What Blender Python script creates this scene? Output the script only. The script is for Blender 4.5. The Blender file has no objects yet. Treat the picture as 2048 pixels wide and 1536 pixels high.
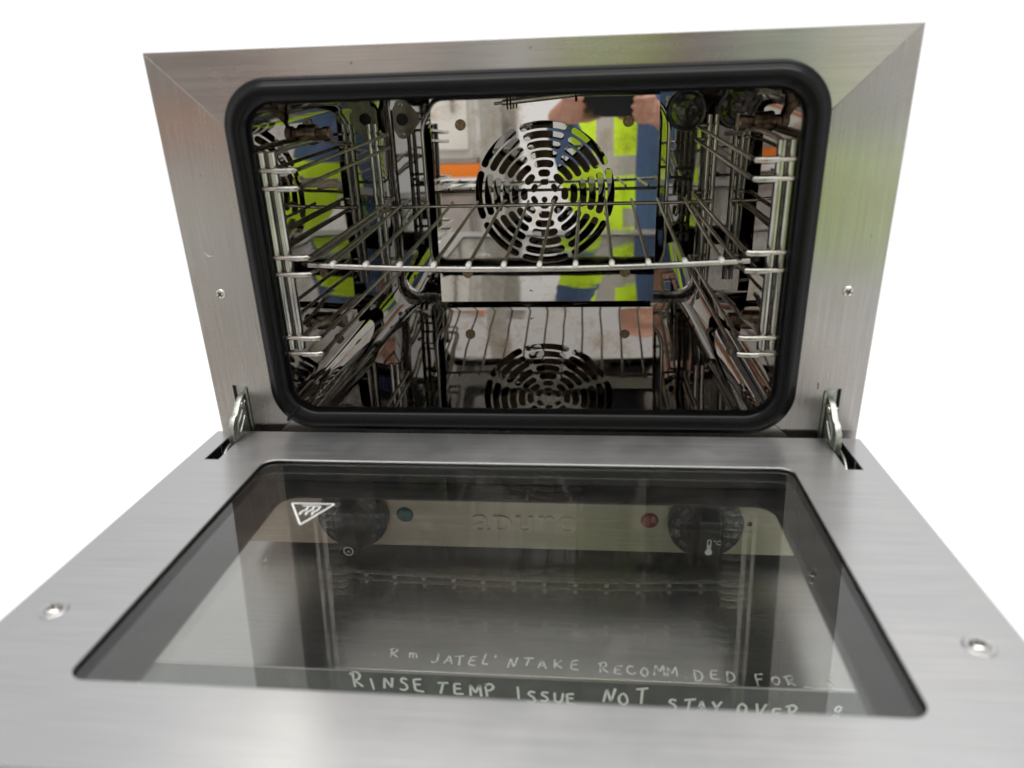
import bpy, bmesh, math, random
from mathutils import Vector, Matrix
random.seed(7)
sc = bpy.context.scene
COL = sc.collection
PI = math.pi

# ------------------------------------------------------------------ camera
cam = bpy.data.cameras.new('camera')
cam.sensor_width = 36.0
cam.lens = 36.0 * 1521.4 / 2048.0
cam.clip_start = 0.002
cam.clip_end = 100
CAM = Vector((0.0553, -0.6145, 0.3206))
RIGHT = Vector((0.9951, 0.0923, -0.0349)); FWD = Vector((-0.0985, 0.9086, -0.4059)); UP = RIGHT.cross(FWD)
camo = bpy.data.objects.new('camera', cam); COL.objects.link(camo)
M = Matrix((RIGHT, UP, -FWD)).transposed().to_4x4(); M.translation = CAM
camo.matrix_world = M
cam.dof.use_dof = True
cam.dof.focus_distance = 0.86
cam.dof.aperture_fstop = 4.6
sc.camera = camo

# ------------------------------------------------------------------ world, lamps, exposure
w = bpy.data.worlds.new('World'); sc.world = w; w.use_nodes = True
bg = w.node_tree.nodes['Background']
bg.inputs['Color'].default_value = (1.0, 1.0, 1.0, 1); bg.inputs['Strength'].default_value = 1.1

def area(name, loc, aim, sx, sy, power, col=(1, 1, 1)):
    l = bpy.data.lights.new(name, 'AREA'); l.shape = 'RECTANGLE'; l.size = sx; l.size_y = sy
    l.energy = power; l.color = col
    o = bpy.data.objects.new(name, l); COL.objects.link(o)
    o.location = loc
    d = Vector(aim) - Vector(loc)
    o.rotation_euler = d.to_track_quat('-Z', 'Y').to_euler()
    return o
area('ceiling_lamp', (-1.25, 2.2, 2.25), (-1.25, 2.2, 0), 0.06, 1.5, 6, (1, 0.96, 0.85))
area('overhead_fill', (0.2, -0.2, 2.4), (0.2, -0.2, 0), 3.0, 1.0, 60, (1, 0.985, 0.96))  # added overhead fill, brightens the floor, oven front and photographer
sc.view_settings.view_transform = 'Standard'; sc.view_settings.look = 'None'
sc.view_settings.exposure = 0.0; sc.view_settings.gamma = 1.0
cy = sc.cycles
cy.max_bounces = 18; cy.glossy_bounces = 14; cy.transparent_max_bounces = 32; cy.diffuse_bounces = 4
cy.use_denoising = True
cy.sample_clamp_indirect = 8.0
cy.caustics_reflective = True

# ------------------------------------------------------------------ materials
def newmat(name):
    m = bpy.data.materials.new(name); m.use_nodes = True
    nt = m.node_tree
    return m, nt, nt.nodes['Principled BSDF']
def link(nt, a, b): nt.links.new(a, b)
def coords(nt, scale, kind='Object', rot=(0, 0, 0)):
    tc = nt.nodes.new('ShaderNodeTexCoord'); mp = nt.nodes.new('ShaderNodeMapping')
    mp.inputs['Scale'].default_value = scale; mp.inputs['Rotation'].default_value = rot
    link(nt, tc.outputs[kind], mp.inputs['Vector']); return mp.outputs['Vector']
def noise(nt, vec, scale=1.0, detail=3, rough=0.5):
    n = nt.nodes.new('ShaderNodeTexNoise'); n.inputs['Scale'].default_value = scale
    n.inputs['Detail'].default_value = detail; n.inputs['Roughness'].default_value = rough
    link(nt, vec, n.inputs['Vector']); return n.outputs['Fac']
def ramp(nt, fac, stops):
    r = nt.nodes.new('ShaderNodeValToRGB'); cr = r.color_ramp
    while len(cr.elements) < len(stops): cr.elements.new(0.5)
    for e, (p, c) in zip(cr.elements, stops):
        e.position = p; e.color = c if len(c) == 4 else (*c, 1)
    link(nt, fac, r.inputs['Fac']); return r.outputs['Color']
def g(v): return (v, v, v, 1)
def bump(nt, p, h, dist, strength=1.0, chain=None):
    b = nt.nodes.new('ShaderNodeBump'); b.inputs['Distance'].default_value = dist; b.inputs['Strength'].default_value = strength
    link(nt, h, b.inputs['Height'])
    if chain is not None: link(nt, chain, b.inputs['Normal'])
    link(nt, b.outputs['Normal'], p.inputs['Normal']); return b.outputs['Normal']

def steel_brushed(name, axis, across, base=(0.56, 0.55, 0.535), rough=0.27, stain=0.12, warm=(0.40, 0.32, 0.24)):
    """brushed stainless: grain runs along the local axis 'x' or 'y'"""
    m, nt, p = newmat(name)
    p.inputs['Metallic'].default_value = 1.0
    fine = {'x': (14, 900, 900), 'y': (900, 14, 900), 'z': (900, 900, 14)}[axis]
    mid = {'x': (2.5, 240, 240), 'y': (240, 2.5, 240), 'z': (240, 240, 2.5)}[axis]
    nf = noise(nt, coords(nt, fine), 1, 2); nm = noise(nt, coords(nt, mid), 1, 3)
    blot = noise(nt, coords(nt, (9, 9, 9)), 1, 5, 0.65)
    spots = noise(nt, coords(nt, (130, 130, 130)), 1, 4, 0.7)
    # base colour : clean steel, thin brownish handling film in blotches, specks
    c1 = ramp(nt, blot, [(0.40, tuple(base) + (1,)), (0.78, tuple(b * (1 - stain) + wv * stain for b, wv in zip(base, warm)) + (1,))])
    sp = ramp(nt, spots, [(0.745, g(0)), (0.775, g(1))])
    mx = nt.nodes.new('ShaderNodeMixRGB'); link(nt, sp, mx.inputs['Fac']); link(nt, c1, mx.inputs['Color1'])
    mx.inputs['Color2'].default_value = tuple(b * 0.55 for b in base) + (1,)
    st = ramp(nt, nf, [(0.30, g(0.84)), (0.70, g(1.0))]); ml = nt.nodes.new('ShaderNodeMixRGB'); ml.blend_type = 'MULTIPLY'; ml.inputs['Fac'].default_value = 1.0
    link(nt, mx.outputs['Color'], ml.inputs['Color1']); link(nt, st, ml.inputs['Color2']); link(nt, ml.outputs['Color'], p.inputs['Base Color'])
    r = nt.nodes.new('ShaderNodeMath'); r.operation = 'MULTIPLY_ADD'; link(nt, nm, r.inputs[0]); r.inputs[1].default_value = 0.08; r.inputs[2].default_value = rough - 0.13
    r2 = nt.nodes.new('ShaderNodeMath'); r2.operation = 'MULTIPLY_ADD'; link(nt, blot, r2.inputs[0]); r2.inputs[1].default_value = 0.22
    link(nt, r.outputs[0], r2.inputs[2]); link(nt, r2.outputs[0], p.inputs['Roughness'])
    tg = nt.nodes.new('ShaderNodeCombineXYZ')
    for i in range(3): tg.inputs[i].default_value = across[i]
    link(nt, tg.outputs[0], p.inputs['Tangent']); p.inputs['Anisotropic'].default_value = 0.85
    n1 = bump(nt, p, nf, 0.00003, 0.5); bump(nt, p, nm, 0.00003, 0.35, n1)
    return m

def steel_polished(name, base=(0.56, 0.54, 0.51), rough=0.045, wave=0.0007, wscale=14, stain=0.35, film=(0.30, 0.22, 0.14), s0=0.47, s1=0.80):
    m, nt, p = newmat(name)
    p.inputs['Metallic'].default_value = 1.0
    v = coords(nt, (1, 1, 1))
    big = noise(nt, v, wscale, 1, 0.4)
    blot = noise(nt, v, 22, 6, 0.7)
    fine = noise(nt, coords(nt, (40, 40, 600)), 1, 3)
    c = ramp(nt, blot, [(s0, tuple(base) + (1,)), (s1, tuple(b * (1 - stain) + f * stain for b, f in zip(base, film)) + (1,))])
    link(nt, c, p.inputs['Base Color'])
    r = ramp(nt, blot, [(0.50, g(rough)), (0.85, g(rough + 0.13))])
    link(nt, r, p.inputs['Roughness'])
    n1 = bump(nt, p, big, wave, 1.0); bump(nt, p, fine, 0.000004, 0.3, n1)
    return m

def plain(name, base, metallic=0.0, rough=0.4, spec=0.5, bmp=None, var=0.0, vscale=60, coat=0):
    m, nt, p = newmat(name)
    p.inputs['Metallic'].default_value = metallic; p.inputs['Roughness'].default_value = rough
    p.inputs['Specular IOR Level'].default_value = spec
    if coat: p.inputs['Coat Weight'].default_value = coat
    n = noise(nt, coords(nt, (1, 1, 1)), vscale, 4, 0.6)
    lo = tuple(b * (1 - var) for b in base) + (1,); hi = tuple(min(1, b * (1 + var * 0.5)) for b in base) + (1,)
    link(nt, ramp(nt, n, [(0.35, lo), (0.65, hi)]), p.inputs['Base Color'])
    if bmp: bump(nt, p, n, bmp, 0.6)
    return m

MAT = {}
MAT['front'] = steel_brushed('front_steel_brushed', 'x', (0, 0, 1), (0.43, 0.415, 0.40), 0.24, 0.38)
MAT['frontv'] = steel_brushed('front_steel_brushed_upright', 'z', (1, 0, 0), (0.43, 0.415, 0.40), 0.24, 0.38)
MAT['door'] = steel_brushed('door_steel_brushed', 'x', (0, 1, 0), (0.455, 0.455, 0.46), 0.30, 0.30, (0.42, 0.40, 0.38))
MAT['bench'] = steel_brushed('bench_steel_brushed', 'x', (0, 1, 0), (0.37, 0.37, 0.362), 0.30, 0.3)
MAT['panel'] = steel_brushed('panel_steel_brushed', 'x', (0, 0, 1), (0.78, 0.73, 0.62), 0.40, 0.2)
MAT['doorin'] = plain('door_inner_black_enamel', (0.016, 0.013, 0.012), 0, 0.35, 0.3, var=0.3, vscale=12)
MAT['benchfront'] = plain('bench_front_grey', (0.10, 0.11, 0.10), 0.6, 0.4, var=0.2)
MAT['cavity'] = steel_polished('cavity_steel_polished', (0.40, 0.39, 0.375), 0.008, 0.0006, 9)
MAT['baffle'] = steel_polished('baffle_steel_polished', (0.58, 0.555, 0.53), 0.006, 0.00022, 9, 0.75, (0.34, 0.24, 0.13), 0.50, 0.74)
MAT['wire'] = plain('wire_steel', (0.46, 0.42, 0.37), 1, 0.2, var=0.35, vscale=45)
MAT['chrome'] = plain('chrome_rod', (0.43, 0.415, 0.385), 1, 0.14, var=0.25, vscale=30)
MAT['socket'] = plain('tarnished_plate', (0.20, 0.175, 0.15), 1, 0.22, var=0.3, vscale=90)
MAT['weld_glint'] = plain('weld_tip_glint', (0.88, 0.86, 0.82), 0.45, 0.5, var=0.1, vscale=300)  # pale welded ends, whitened further so the colour carries their bright glint
MAT['zinc'] = plain('zinc_plate', (0.38, 0.39, 0.355), 1, 0.40, var=0.3, vscale=220, bmp=0.0002)
MAT['screw'] = plain('screw_steel', (0.60, 0.57, 0.52), 1, 0.25, var=0.35, vscale=400)
MAT['rusty'] = plain('tarnished_screw', (0.36, 0.27, 0.17), 1, 0.42, var=0.5, vscale=300)
MAT['rubber'] = plain('gasket_rubber', (0.003, 0.003, 0.0035), 0, 0.27, 0.16, var=0.3, vscale=90, bmp=0.0001)
MAT['black'] = plain('black_plastic', (0.010, 0.010, 0.012), 0, 0.38, var=0.2, vscale=80)
MAT['dark'] = plain('dark_void_metal', (0.03, 0.028, 0.026), 0.3, 0.6, var=0.3)
MAT['fan'] = plain('fan_steel_browned', (0.36, 0.25, 0.16), 0.25, 0.5, var=0.4, vscale=35)
MAT['white'] = plain('white_print', (0.82, 0.83, 0.82), 0, 0.5)
MAT['greyprint'] = plain('grey_print', (0.30, 0.31, 0.31), 0, 0.5)
MAT['green'] = plain('green_lens', (0.006, 0.11, 0.10), 0, 0.12, coat=0.6)
MAT['red'] = plain('red_lens', (0.22, 0.012, 0.014), 0, 0.12, coat=0.6)
MAT['lampglass'] = plain('lamp_cover_glass', (0.035, 0.032, 0.028), 0, 0.10, 0.6, var=0.4, coat=0.5)
MAT['peg'] = plain('peg_steel_browned', (0.17, 0.125, 0.09), 1, 0.3, var=0.5, vscale=120)
MAT['paper'] = plain('backdrop_paper', (0.92, 0.92, 0.92), 0, 0.9, 0.1)

def marker(name, base, lo):
    """hand-drawn paint marker, worn through in places"""
    m, nt, p = newmat(name); p.inputs['Base Color'].default_value = (*base, 1); p.inputs['Roughness'].default_value = 0.6
    n = noise(nt, coords(nt, (1, 1, 1)), 130, 5, 0.7)
    link(nt, ramp(nt, n, [(lo, g(0)), (lo + 0.16, g(1))]), p.inputs['Alpha']); return m
MAT['marker'] = marker('paint_marker', (0.85, 0.89, 0.85), 0.16)
MAT['marker_worn'] = marker('paint_marker_worn', (0.82, 0.84, 0.80), 0.31)

def glass(name, tint, f0=0.04):
    m = bpy.data.materials.new(name); m.use_nodes = True; nt = m.node_tree; nt.nodes.clear()
    out = nt.nodes.new('ShaderNodeOutputMaterial'); mix = nt.nodes.new('ShaderNodeMixShader')
    tr = nt.nodes.new('ShaderNodeBsdfTransparent'); gl = nt.nodes.new('ShaderNodeBsdfGlossy')
    tr.inputs['Color'].default_value = (*tint, 1)
    geo = nt.nodes.new('ShaderNodeNewGeometry'); dot = nt.nodes.new('ShaderNodeVectorMath'); dot.operation = 'DOT_PRODUCT'
    link(nt, geo.outputs['Normal'], dot.inputs[0]); link(nt, geo.outputs['Incoming'], dot.inputs[1])
    def mth(op, a, b=None):
        n = nt.nodes.new('ShaderNodeMath'); n.operation = op
        for i, x in enumerate((a, b)):
            if x is None: continue
            if isinstance(x, (int, float)): n.inputs[i].default_value = x
            else: link(nt, x, n.inputs[i])
        return n.outputs[0]
    c = mth('ABSOLUTE', dot.outputs['Value']); k = mth('POWER', mth('SUBTRACT', 1.0, c), 5.0)
    f = mth('ADD', mth('MULTIPLY', k, 1 - f0), f0)
    gl.inputs['Roughness'].default_value = 0.015
    gl.inputs['Color'].default_value = (0.95, 0.97, 0.95, 1)
    link(nt, f, mix.inputs['Fac']); link(nt, tr.outputs[0], mix.inputs[1]); link(nt, gl.outputs[0], mix.inputs[2])
    # thin greasy film with wipe marks and dust
    film = nt.nodes.new('ShaderNodeMixShader'); df = nt.nodes.new('ShaderNodeBsdfDiffuse'); df.inputs['Color'].default_value = (0.75, 0.76, 0.74, 1)
    wipe = noise(nt, coords(nt, (9, 38, 9), rot=(0, 0, 0.5)), 1, 5, 0.65); dust = noise(nt, coords(nt, (420, 420, 420)), 1, 2, 0.6)
    a = mth('MULTIPLY', ramp(nt, wipe, [(0.38, g(0)), (0.75, g(1))]), 0.008); b = mth('MULTIPLY', ramp(nt, dust, [(0.70, g(0)), (0.76, g(1))]), 0.05)
    link(nt, mth('ADD', a, b), film.inputs['Fac']); link(nt, mix.outputs[0], film.inputs[1]); link(nt, df.outputs[0], film.inputs[2])
    link(nt, film.outputs[0], out.inputs['Surface']); return m
MAT['glass'] = glass('door_glass', (0.922, 0.924, 0.920), 0.055)

# ------------------------------------------------------------------ helpers
def empty(name, loc=(0, 0, 0), label=None, cat=None, group=None):
    o = bpy.data.objects.new(name, None); COL.objects.link(o); o.location = loc; o.empty_display_size = 0.05
    if label: o['label'] = label
    if cat: o['category'] = cat
    if group: o['group'] = group
    return o
def mesh_obj(name, me, mat, parent=None, smooth=False):
    o = bpy.data.objects.new(name, me); COL.objects.link(o)
    if mat is not None:
        me.materials.clear(); me.materials.append(MAT[mat] if isinstance(mat, str) else mat)
    if parent is not None: o.parent = parent
    for p in me.polygons: p.use_smooth = smooth
    return o
def from_bm(name, bm, mat, parent=None, smooth=False, angle=None):
    me = bpy.data.meshes.new(name); bmesh.ops.recalc_face_normals(bm, faces=bm.faces); bm.to_mesh(me); bm.free()
    o = mesh_obj(name, me, mat, parent, smooth or angle is not None)
    if angle is not None: me.set_sharp_from_angle(angle=math.radians(angle))
    return o
def eval_mesh(o, name):
    dg = bpy.context.evaluated_depsgraph_get(); dg.update()
    me = bpy.data.meshes.new_from_object(o.evaluated_get(dg)); me.name = name
    return me
# 2D->3D frames: (u,v,w) -> world ; w is thickness direction (towards the viewer side is +w)
XZ = Matrix(((1, 0, 0, 0), (0, 0, -1, 0), (0, 1, 0, 0), (0, 0, 0, 1)))     # u=x v=z  w=-y (to the front)
YZ = Matrix(((0, 0, 1, 0), (1, 0, 0, 0), (0, 1, 0, 0), (0, 0, 0, 1)))      # u=y v=z  w=+x
XY = Matrix.Identity(4)
def plate(name, loops, th, mat, parent=None, frame=XY, at=(0, 0, 0), bev=0.0, keep=True):
    """sheet with cut-outs: first loop is the outline, others are holes; top surface at w=0 (local), body below"""
    cu = bpy.data.curves.new(name, 'CURVE'); cu.dimensions = '2D'; cu.fill_mode = 'BOTH'
    for lp in loops:
        s = cu.splines.new('POLY'); s.points.add(len(lp) - 1)
        for q, (x, y) in zip(s.points, lp): q.co = (x, y, 0, 1)
        s.use_cyclic_u = True
    cu.extrude = max(th / 2 - bev, 1e-5); cu.bevel_depth = bev; cu.bevel_resolution = 2 if bev else 0
    if bev: cu.offset = -bev
    o = bpy.data.objects.new(name, cu); COL.objects.link(o)
    me = eval_mesh(o, name); bpy.data.objects.remove(o); bpy.data.curves.remove(cu)
    me.transform(Matrix.Translation((0, 0, -th / 2)))
    me.transform(Matrix.Translation(at) @ frame)
    r = mesh_obj(name, me, mat, parent, bev > 0)
    if bev: me.set_sharp_from_angle(angle=math.radians(40))
    return r
def rrect(x0, y0, x1, y1, r, n=8):
    P = []
    for cx, cy_, a0 in ((x1 - r, y1 - r, 0), (x0 + r, y1 - r, 90), (x0 + r, y0 + r, 180), (x1 - r, y0 + r, 270)):
        for i in range(n + 1):
            a = math.radians(a0 + 90 * i / n); P.append((cx + r * math.cos(a), cy_ + r * math.sin(a)))
    return P
def circle(cx, cy_, r, n=32, a0=0): return [(cx + r * math.cos(a0 + 2 * PI * i / n), cy_ + r * math.sin(a0 + 2 * PI * i / n)) for i in range(n)]
def fillet(pts, r, n=5, cyclic=False):
    pts = [Vector(p) for p in pts]; out = []; N = len(pts)
    for i, p in enumerate(pts):
        if not cyclic and i in (0, N - 1): out.append(p); continue
        a = pts[i - 1] - p; b = pts[(i + 1) % N] - p
        rr = min(r, a.length * 0.45, b.length * 0.45); A = p + a.normalized() * rr; B = p + b.normalized() * rr
        for k in range(n + 1):
            t = k / n; out.append(A * (1 - t) ** 2 + p * 2 * t * (1 - t) + B * t ** 2)
    return out
def add_tube(bm, pts, r, seg=8, cyclic=False, caps=True, r1=None):
    pts = [Vector(p) for p in pts]; N = len(pts); rings = []; up = None
    for i, p in enumerate(pts):
        if cyclic: t = (pts[(i + 1) % N] - pts[i - 1])
        else: t = pts[min(i + 1, N - 1)] - pts[max(i - 1, 0)]
        t.normalize()
        if up is None: up = t.orthogonal().normalized()
        up = (up - t * up.dot(t)).normalized(); b = t.cross(up)
        rad = r if r1 is None else r + (r1 - r) * i / (N - 1)
        rings.append([bm.verts.new(p + (up * math.cos(2 * PI * k / seg) + b * math.sin(2 * PI * k / seg)) * rad) for k in range(seg)])
    for i in range(N if cyclic else N - 1):
        A, B = rings[i], rings[(i + 1) % N]
        for k in range(seg): bm.faces.new((A[k], A[(k + 1) % seg], B[(k + 1) % seg], B[k]))
    if caps and not cyclic: bm.faces.new(rings[0][::-1]); bm.faces.new(rings[-1])
def tube(name, pts, r, mat, parent=None, seg=10, cyclic=False, r1=None):
    bm = bmesh.new(); add_tube(bm, pts, r, seg, cyclic, r1=r1); return from_bm(name, bm, mat, parent, angle=50)
def add_box(bm, a, b):
    V = [bm.verts.new((x, y, z)) for x in (a[0], b[0]) for y in (a[1], b[1]) for z in (a[2], b[2])]
    for f in ((0, 1, 3, 2), (4, 6, 7, 5), (0, 4, 5, 1), (2, 3, 7, 6), (0, 2, 6, 4), (1, 5, 7, 3)): bm.faces.new([V[i] for i in f])
    return V
def box(name, a, b, mat, parent=None, bev=0.0):
    bm = bmesh.new(); add_box(bm, a, b)
    if bev: bmesh.ops.bevel(bm, geom=bm.edges[:], offset=bev, segments=3, affect='EDGES', profile=0.5)
    return from_bm(name, bm, mat, parent, angle=40 if bev else None)
def lathe(name, prof, mat, parent, frame=XY, at=(0, 0, 0), seg=32, angle=35):
    """prof: (radius, w) pairs from the axis outwards / along"""
    bm = bmesh.new(); rings = []
    for r, z in prof:
        if r < 1e-6: rings.append([bm.verts.new((0, 0, z))])
        else: rings.append([bm.verts.new((r * math.cos(2 * PI * k / seg), r * math.sin(2 * PI * k / seg), z)) for k in range(seg)])
    for A, B in zip(rings, rings[1:]):
        if len(A) == 1 and len(B) == 1: continue
        for k in range(seg):
            q = (k + 1) % seg
            if len(A) == 1: bm.faces.new((A[0], B[k], B[q]))
            elif len(B) == 1: bm.faces.new((A[k], A[q], B[0]))
            else: bm.faces.new((A[k], A[q], B[q], B[k]))
    bmesh.ops.transform(bm, matrix=Matrix.Translation(at) @ frame, verts=bm.verts)
    return from_bm(name, bm, mat, parent, angle=angle)
def text_mesh(name, s, size, th, mat, parent, frame, at, bev=0.0, rot=0.0, res=6, space=1.0, sx=1.0):
    cu = bpy.data.curves.new(name, 'FONT'); cu.body = s; cu.size = size; cu.extrude = th; cu.align_x = 'CENTER'; cu.align_y = 'CENTER'
    cu.resolution_u = res; cu.bevel_depth = bev; cu.space_character = space
    o = bpy.data.objects.new(name, cu); COL.objects.link(o); me = eval_mesh(o, name); bpy.data.objects.remove(o); bpy.data.curves.remove(cu)
    me.transform(Matrix.Translation(at) @ frame @ Matrix.Rotation(rot, 4, 'Z') @ Matrix.Diagonal((sx, 1, 1, 1)))
    return mesh_obj(name, me, mat, parent)
def cross_screw(name, r, parent, frame, at, mat='screw', rot=0.3):
    s = lathe(name, [(0, r * 0.42), (r * 0.5, r * 0.38), (r * 0.85, r * 0.2), (r, 0.0), (r, -r * 0.15)], mat, parent, frame, at, 20)
    for k in range(2):  # dark raised bars stand in for the shade inside the cross slot
        a = rot + k * PI / 2; bm = bmesh.new(); add_box(bm, (-r * 0.62, -r * 0.13, r * 0.30), (r * 0.62, r * 0.13, r * 0.46))
        bmesh.ops.transform(bm, matrix=Matrix.Translation(at) @ frame @ Matrix.Rotation(a, 4, 'Z'), verts=bm.verts)
        from_bm('recess_shade', bm, 'dark', s)
    return s

# ------------------------------------------------------------------ setting: plain white floor, white surroundings
def ground():
    bm = bmesh.new(); n = 24; V = [[bm.verts.new((-12 + i, -12 + j, -1.0)) for i in range(n + 1)] for j in range(n + 1)]
    for j in range(n):
        for i in range(n): bm.faces.new((V[j][i], V[j][i + 1], V[j + 1][i + 1], V[j + 1][i]))
    o = from_bm('ground', bm, 'paper', None); o['kind'] = 'structure'; o['label'] = 'plain white floor under the bench'
ground()

# ------------------------------------------------------------------ bench under the oven
ZB = -0.148; YE = -0.1486
bench = empty('steel_bench', (0, 0, -1.0), 'stainless steel bench under the oven with white handwritten notes along its front edge', 'bench')
def bpart(o): o.parent = bench; o.matrix_parent_inverse = Matrix.Translation((0, 0, 1.0)); return o
bpart(box('bench_top', (-0.335, YE, ZB - 0.0035), (0.335, 0.60, ZB), 'bench', None, 0.0016))
bpart(box('front_panel', (-0.333, YE + 0.0025, ZB - 0.20), (0.333, YE + 0.004, ZB - 0.0045), 'benchfront'))
bpart(box('cabinet', (-0.33, YE + 0.012, -0.98), (0.33, 0.59, ZB - 0.0055), 'bench', None, 0.002))
for sx in (-1, 1):
    for y in (YE + 0.05, 0.55): bpart(lathe('foot', [(0, -1.0), (0.02, -1.0), (0.02, -0.985), (0.012, -0.975), (0, -0.975)], 'black', None, XY, (sx * 0.30, y, 0), 20))

# stroke alphabet for the hand-written notes (unit cell 0.7 wide, 1 high)
GL = {'A': [[(0, 0), (.32, 1), (.6, 0)], [(.1, .38), (.52, .4)]], 'C': [[(.6, .85), (.3, 1), (.05, .6), (.1, .15), (.4, 0), (.62, .2)]],
      'D': [[(.05, 0), (.08, 1)], [(0, 1), (.45, .85), (.6, .45), (.4, .08), (0, 0)]], 'E': [[(.55, .95), (.08, .92), (.05, .05), (.58, 0)], [(.08, .5), (.46, .54)]],
      'F': [[(.6, 1), (.08, .93), (.05, 0)], [(.06, .5), (.44, .55)]], 'I': [[(.3, 1), (.27, 0)]], 'K': [[(.05, 1), (.06, 0)], [(.55, .95), (.08, .42), (.6, .02)]],
      'L': [[(.1, 1), (.05, .05), (.5, 0)]], 'M': [[(0, 0), (.08, .95), (.34, .3), (.62, 1), (.7, 0)]], 'N': [[(.03, 0), (.06, .98), (.5, .05), (.58, 1.05)]],
      'O': [[(.3, .95), (.06, .7), (.05, .3), (.3, 0), (.55, .25), (.56, .7), (.3, .97)]], 'P': [[(.08, -.05), (.06, .95)], [(-.05, .9), (.4, 1), (.58, .75), (.35, .48), (.08, .45)]],
      'R': [[(.08, 0), (.06, .95)], [(-.12, .85), (.35, 1.05), (.55, .8), (.35, .52), (.1, .48), (.58, 0)]], 'S': [[(.55, .88), (.25, 1), (.08, .74), (.45, .45), (.5, .15), (.25, 0), (0, .12)]],
      'T': [[(-.05, .92), (.65, 1)], [(.3, .95), (.26, 0)]], 'U': [[(.05, 1), (.08, .2), (.3, 0), (.52, .25), (.55, 1)]], 'V': [[(0, 1), (.28, 0), (.58, 1)]],
      'Y': [[(.02, 1), (.28, .5), (.55, 1)], [(.28, .5), (.24, -.05)]], 'W': [[(0, 1), (.15, 0), (.34, .6), (.5, 0), (.68, 1)]], 'J': [[(.5, 1), (.45, .2), (.2, 0), (.02, .15)]],
      'm': [[(0, .5), (.05, 0)], [(.02, .35), (.2, .5), (.27, 0)], [(.25, .35), (.45, .5), (.55, 0)]], '8': [[(.5, .85), (.25, 1), (.1, .75), (.5, .3), (.3, 0), (.06, .2), (.3, .52), (.5, .85)]],
      '.': [[(.2, .05), (.25, .12)]], "'": [[(.25, 1), (.2, .72)]], '-': [[(.05, .12), (.6, .1)]], ':': [[(.2, .1), (.24, .14)], [(.2, .55), (.24, .6)]]}
def handwriting(name, words, h, wdt, frame_fn, rad, mat):
    """words: (text, start u, baseline v, letter pitch)"""
    bm = bmesh.new()
    for txt, u0, v0, pitch in words:
        for i, ch in enumerate(txt):
            if ch not in GL: continue
            hh = h * random.uniform(0.82, 1.10) * (1.10 if i == 0 else 1.0); sl = random.uniform(-0.14, 0.20); dv = random.uniform(-0.13, 0.13) * h; u0 += random.uniform(-0.0007, 0.0007)
            for st in GL[ch]:
                pts = fillet([frame_fn(u0 + i * pitch + (x * wdt + (y * sl) * hh), v0 + dv + y * hh) for x, y in
                              [(a + random.uniform(-.035, .035), b + random.uniform(-.035, .035)) for a, b in st]], 0.0016, 3)
                prev = None
                for j, q in enumerate(pts):
                    t = (pts[min(j + 1, len(pts) - 1)] - pts[max(j - 1, 0)]).normalized()
                    nrm = frame_fn.n; s = t.cross(nrm).normalized() * rad * random.uniform(0.85, 1.15)
                    cur = (bm.verts.new(q + s), bm.verts.new(q - s))
                    if prev: bm.faces.new((prev[0], cur[0], cur[1], prev[1]))
                    prev = cur
    return from_bm(name, bm, mat)
class FTop:
    n = Vector((0, 0, 1))
    def __call__(s, u, v): return Vector((u, v, ZB + 0.0004))
class FFront:
    n = Vector((0, -1, 0))
    def __call__(s, u, v): return Vector((u, YE + 0.0021, v))
for wd in [('.', -.125, -.133, .02), ('Rm', -.110, -.1335, .0165), ('JATEL', -.074, -.138, .0108), ("'NTAKE", -.022, -.139, .0127), ('RECOMM', .066, -.1425, .0108), (':', .133, -.1445, .0125), ('DED', .142, -.1448, .0125), ('FOR-', .190, -.1475, .0118), ('S', .243, -.148, .01)]:
    bpart(handwriting('handwritten_word', [wd], 0.0112, 0.0115, FTop(), 0.00068, 'marker_worn'))
for wd, h in [(('RINSE', -.140, -.1706, .0130), .0140), (('TEMP', -.069, -.1728, .0140), .0140), (('ISSUE', -.003, -.1765, .0112), .0125), (('NOT', .069, -.1748, .0140), .0150), (('STAY', .122, -.1805, .0115), .0135), (('OVER', .177, -.1835, .0134), .0145), (('8', .249, -.182, .01), .0140)]:
    bpart(handwriting('handwritten_word', [wd], h, 0.0130, FFront(), 0.00105, 'marker'))

# ------------------------------------------------------------------ oven
oven = empty('convection_oven', (0, 0, ZB), 'open stainless steel countertop convection oven with its glass door folded down', 'oven')
PINV = Matrix.Translation((0, 0, -ZB))
class _P: pass
def own(o, parent=None):
    """parent under the oven, keeping world coordinates"""
    o.parent = oven; o.matrix_parent_inverse = PINV; return o
W2 = 0.29; ZT = 0.3256; ZM = -0.0585; ZP = -0.131
GX, GZ0, GZ1, GR = 0.2155, 0.0185, 0.2870, 0.024      # opening (inside of gasket)

# outer shell: top, sides, back, underside, with the front inset left dark behind the frame panels
def shell():
    bm = bmesh.new(); t = 0.0012
    for a, b in (((-W2, 0.0025, ZT - t), (W2, 0.52, ZT)), ((-W2, 0.0025, ZP), (-W2 + t, 0.52, ZT - t - 1e-4)), ((W2 - t, 0.0025, ZP), (W2, 0.52, ZT - t - 1e-4)),
                 ((-W2 + t, 0.52 - t, ZP), (W2 - t, 0.52, ZT - t - 1e-4)), ((-W2 + t, 0.0025, ZP), (W2 - t, 0.518, ZP + t))): add_box(bm, a, b)
    return from_bm('outer_shell', bm, 'front')
own(shell())
# dark sheet right behind the front frame, visible in the joints and slots
own(plate('front_carrier', [[(-W2 + .002, ZP + .002), (W2 - .002, ZP + .002), (W2 - .002, ZT - .002), (-W2 + .002, ZT - .002)], rrect(-GX - .006, GZ0 - .006, GX + .006, GZ1 + .006, GR + .006)],
    0.0015, 'dark', None, XZ, (0, 0.0030, 0)))

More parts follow.
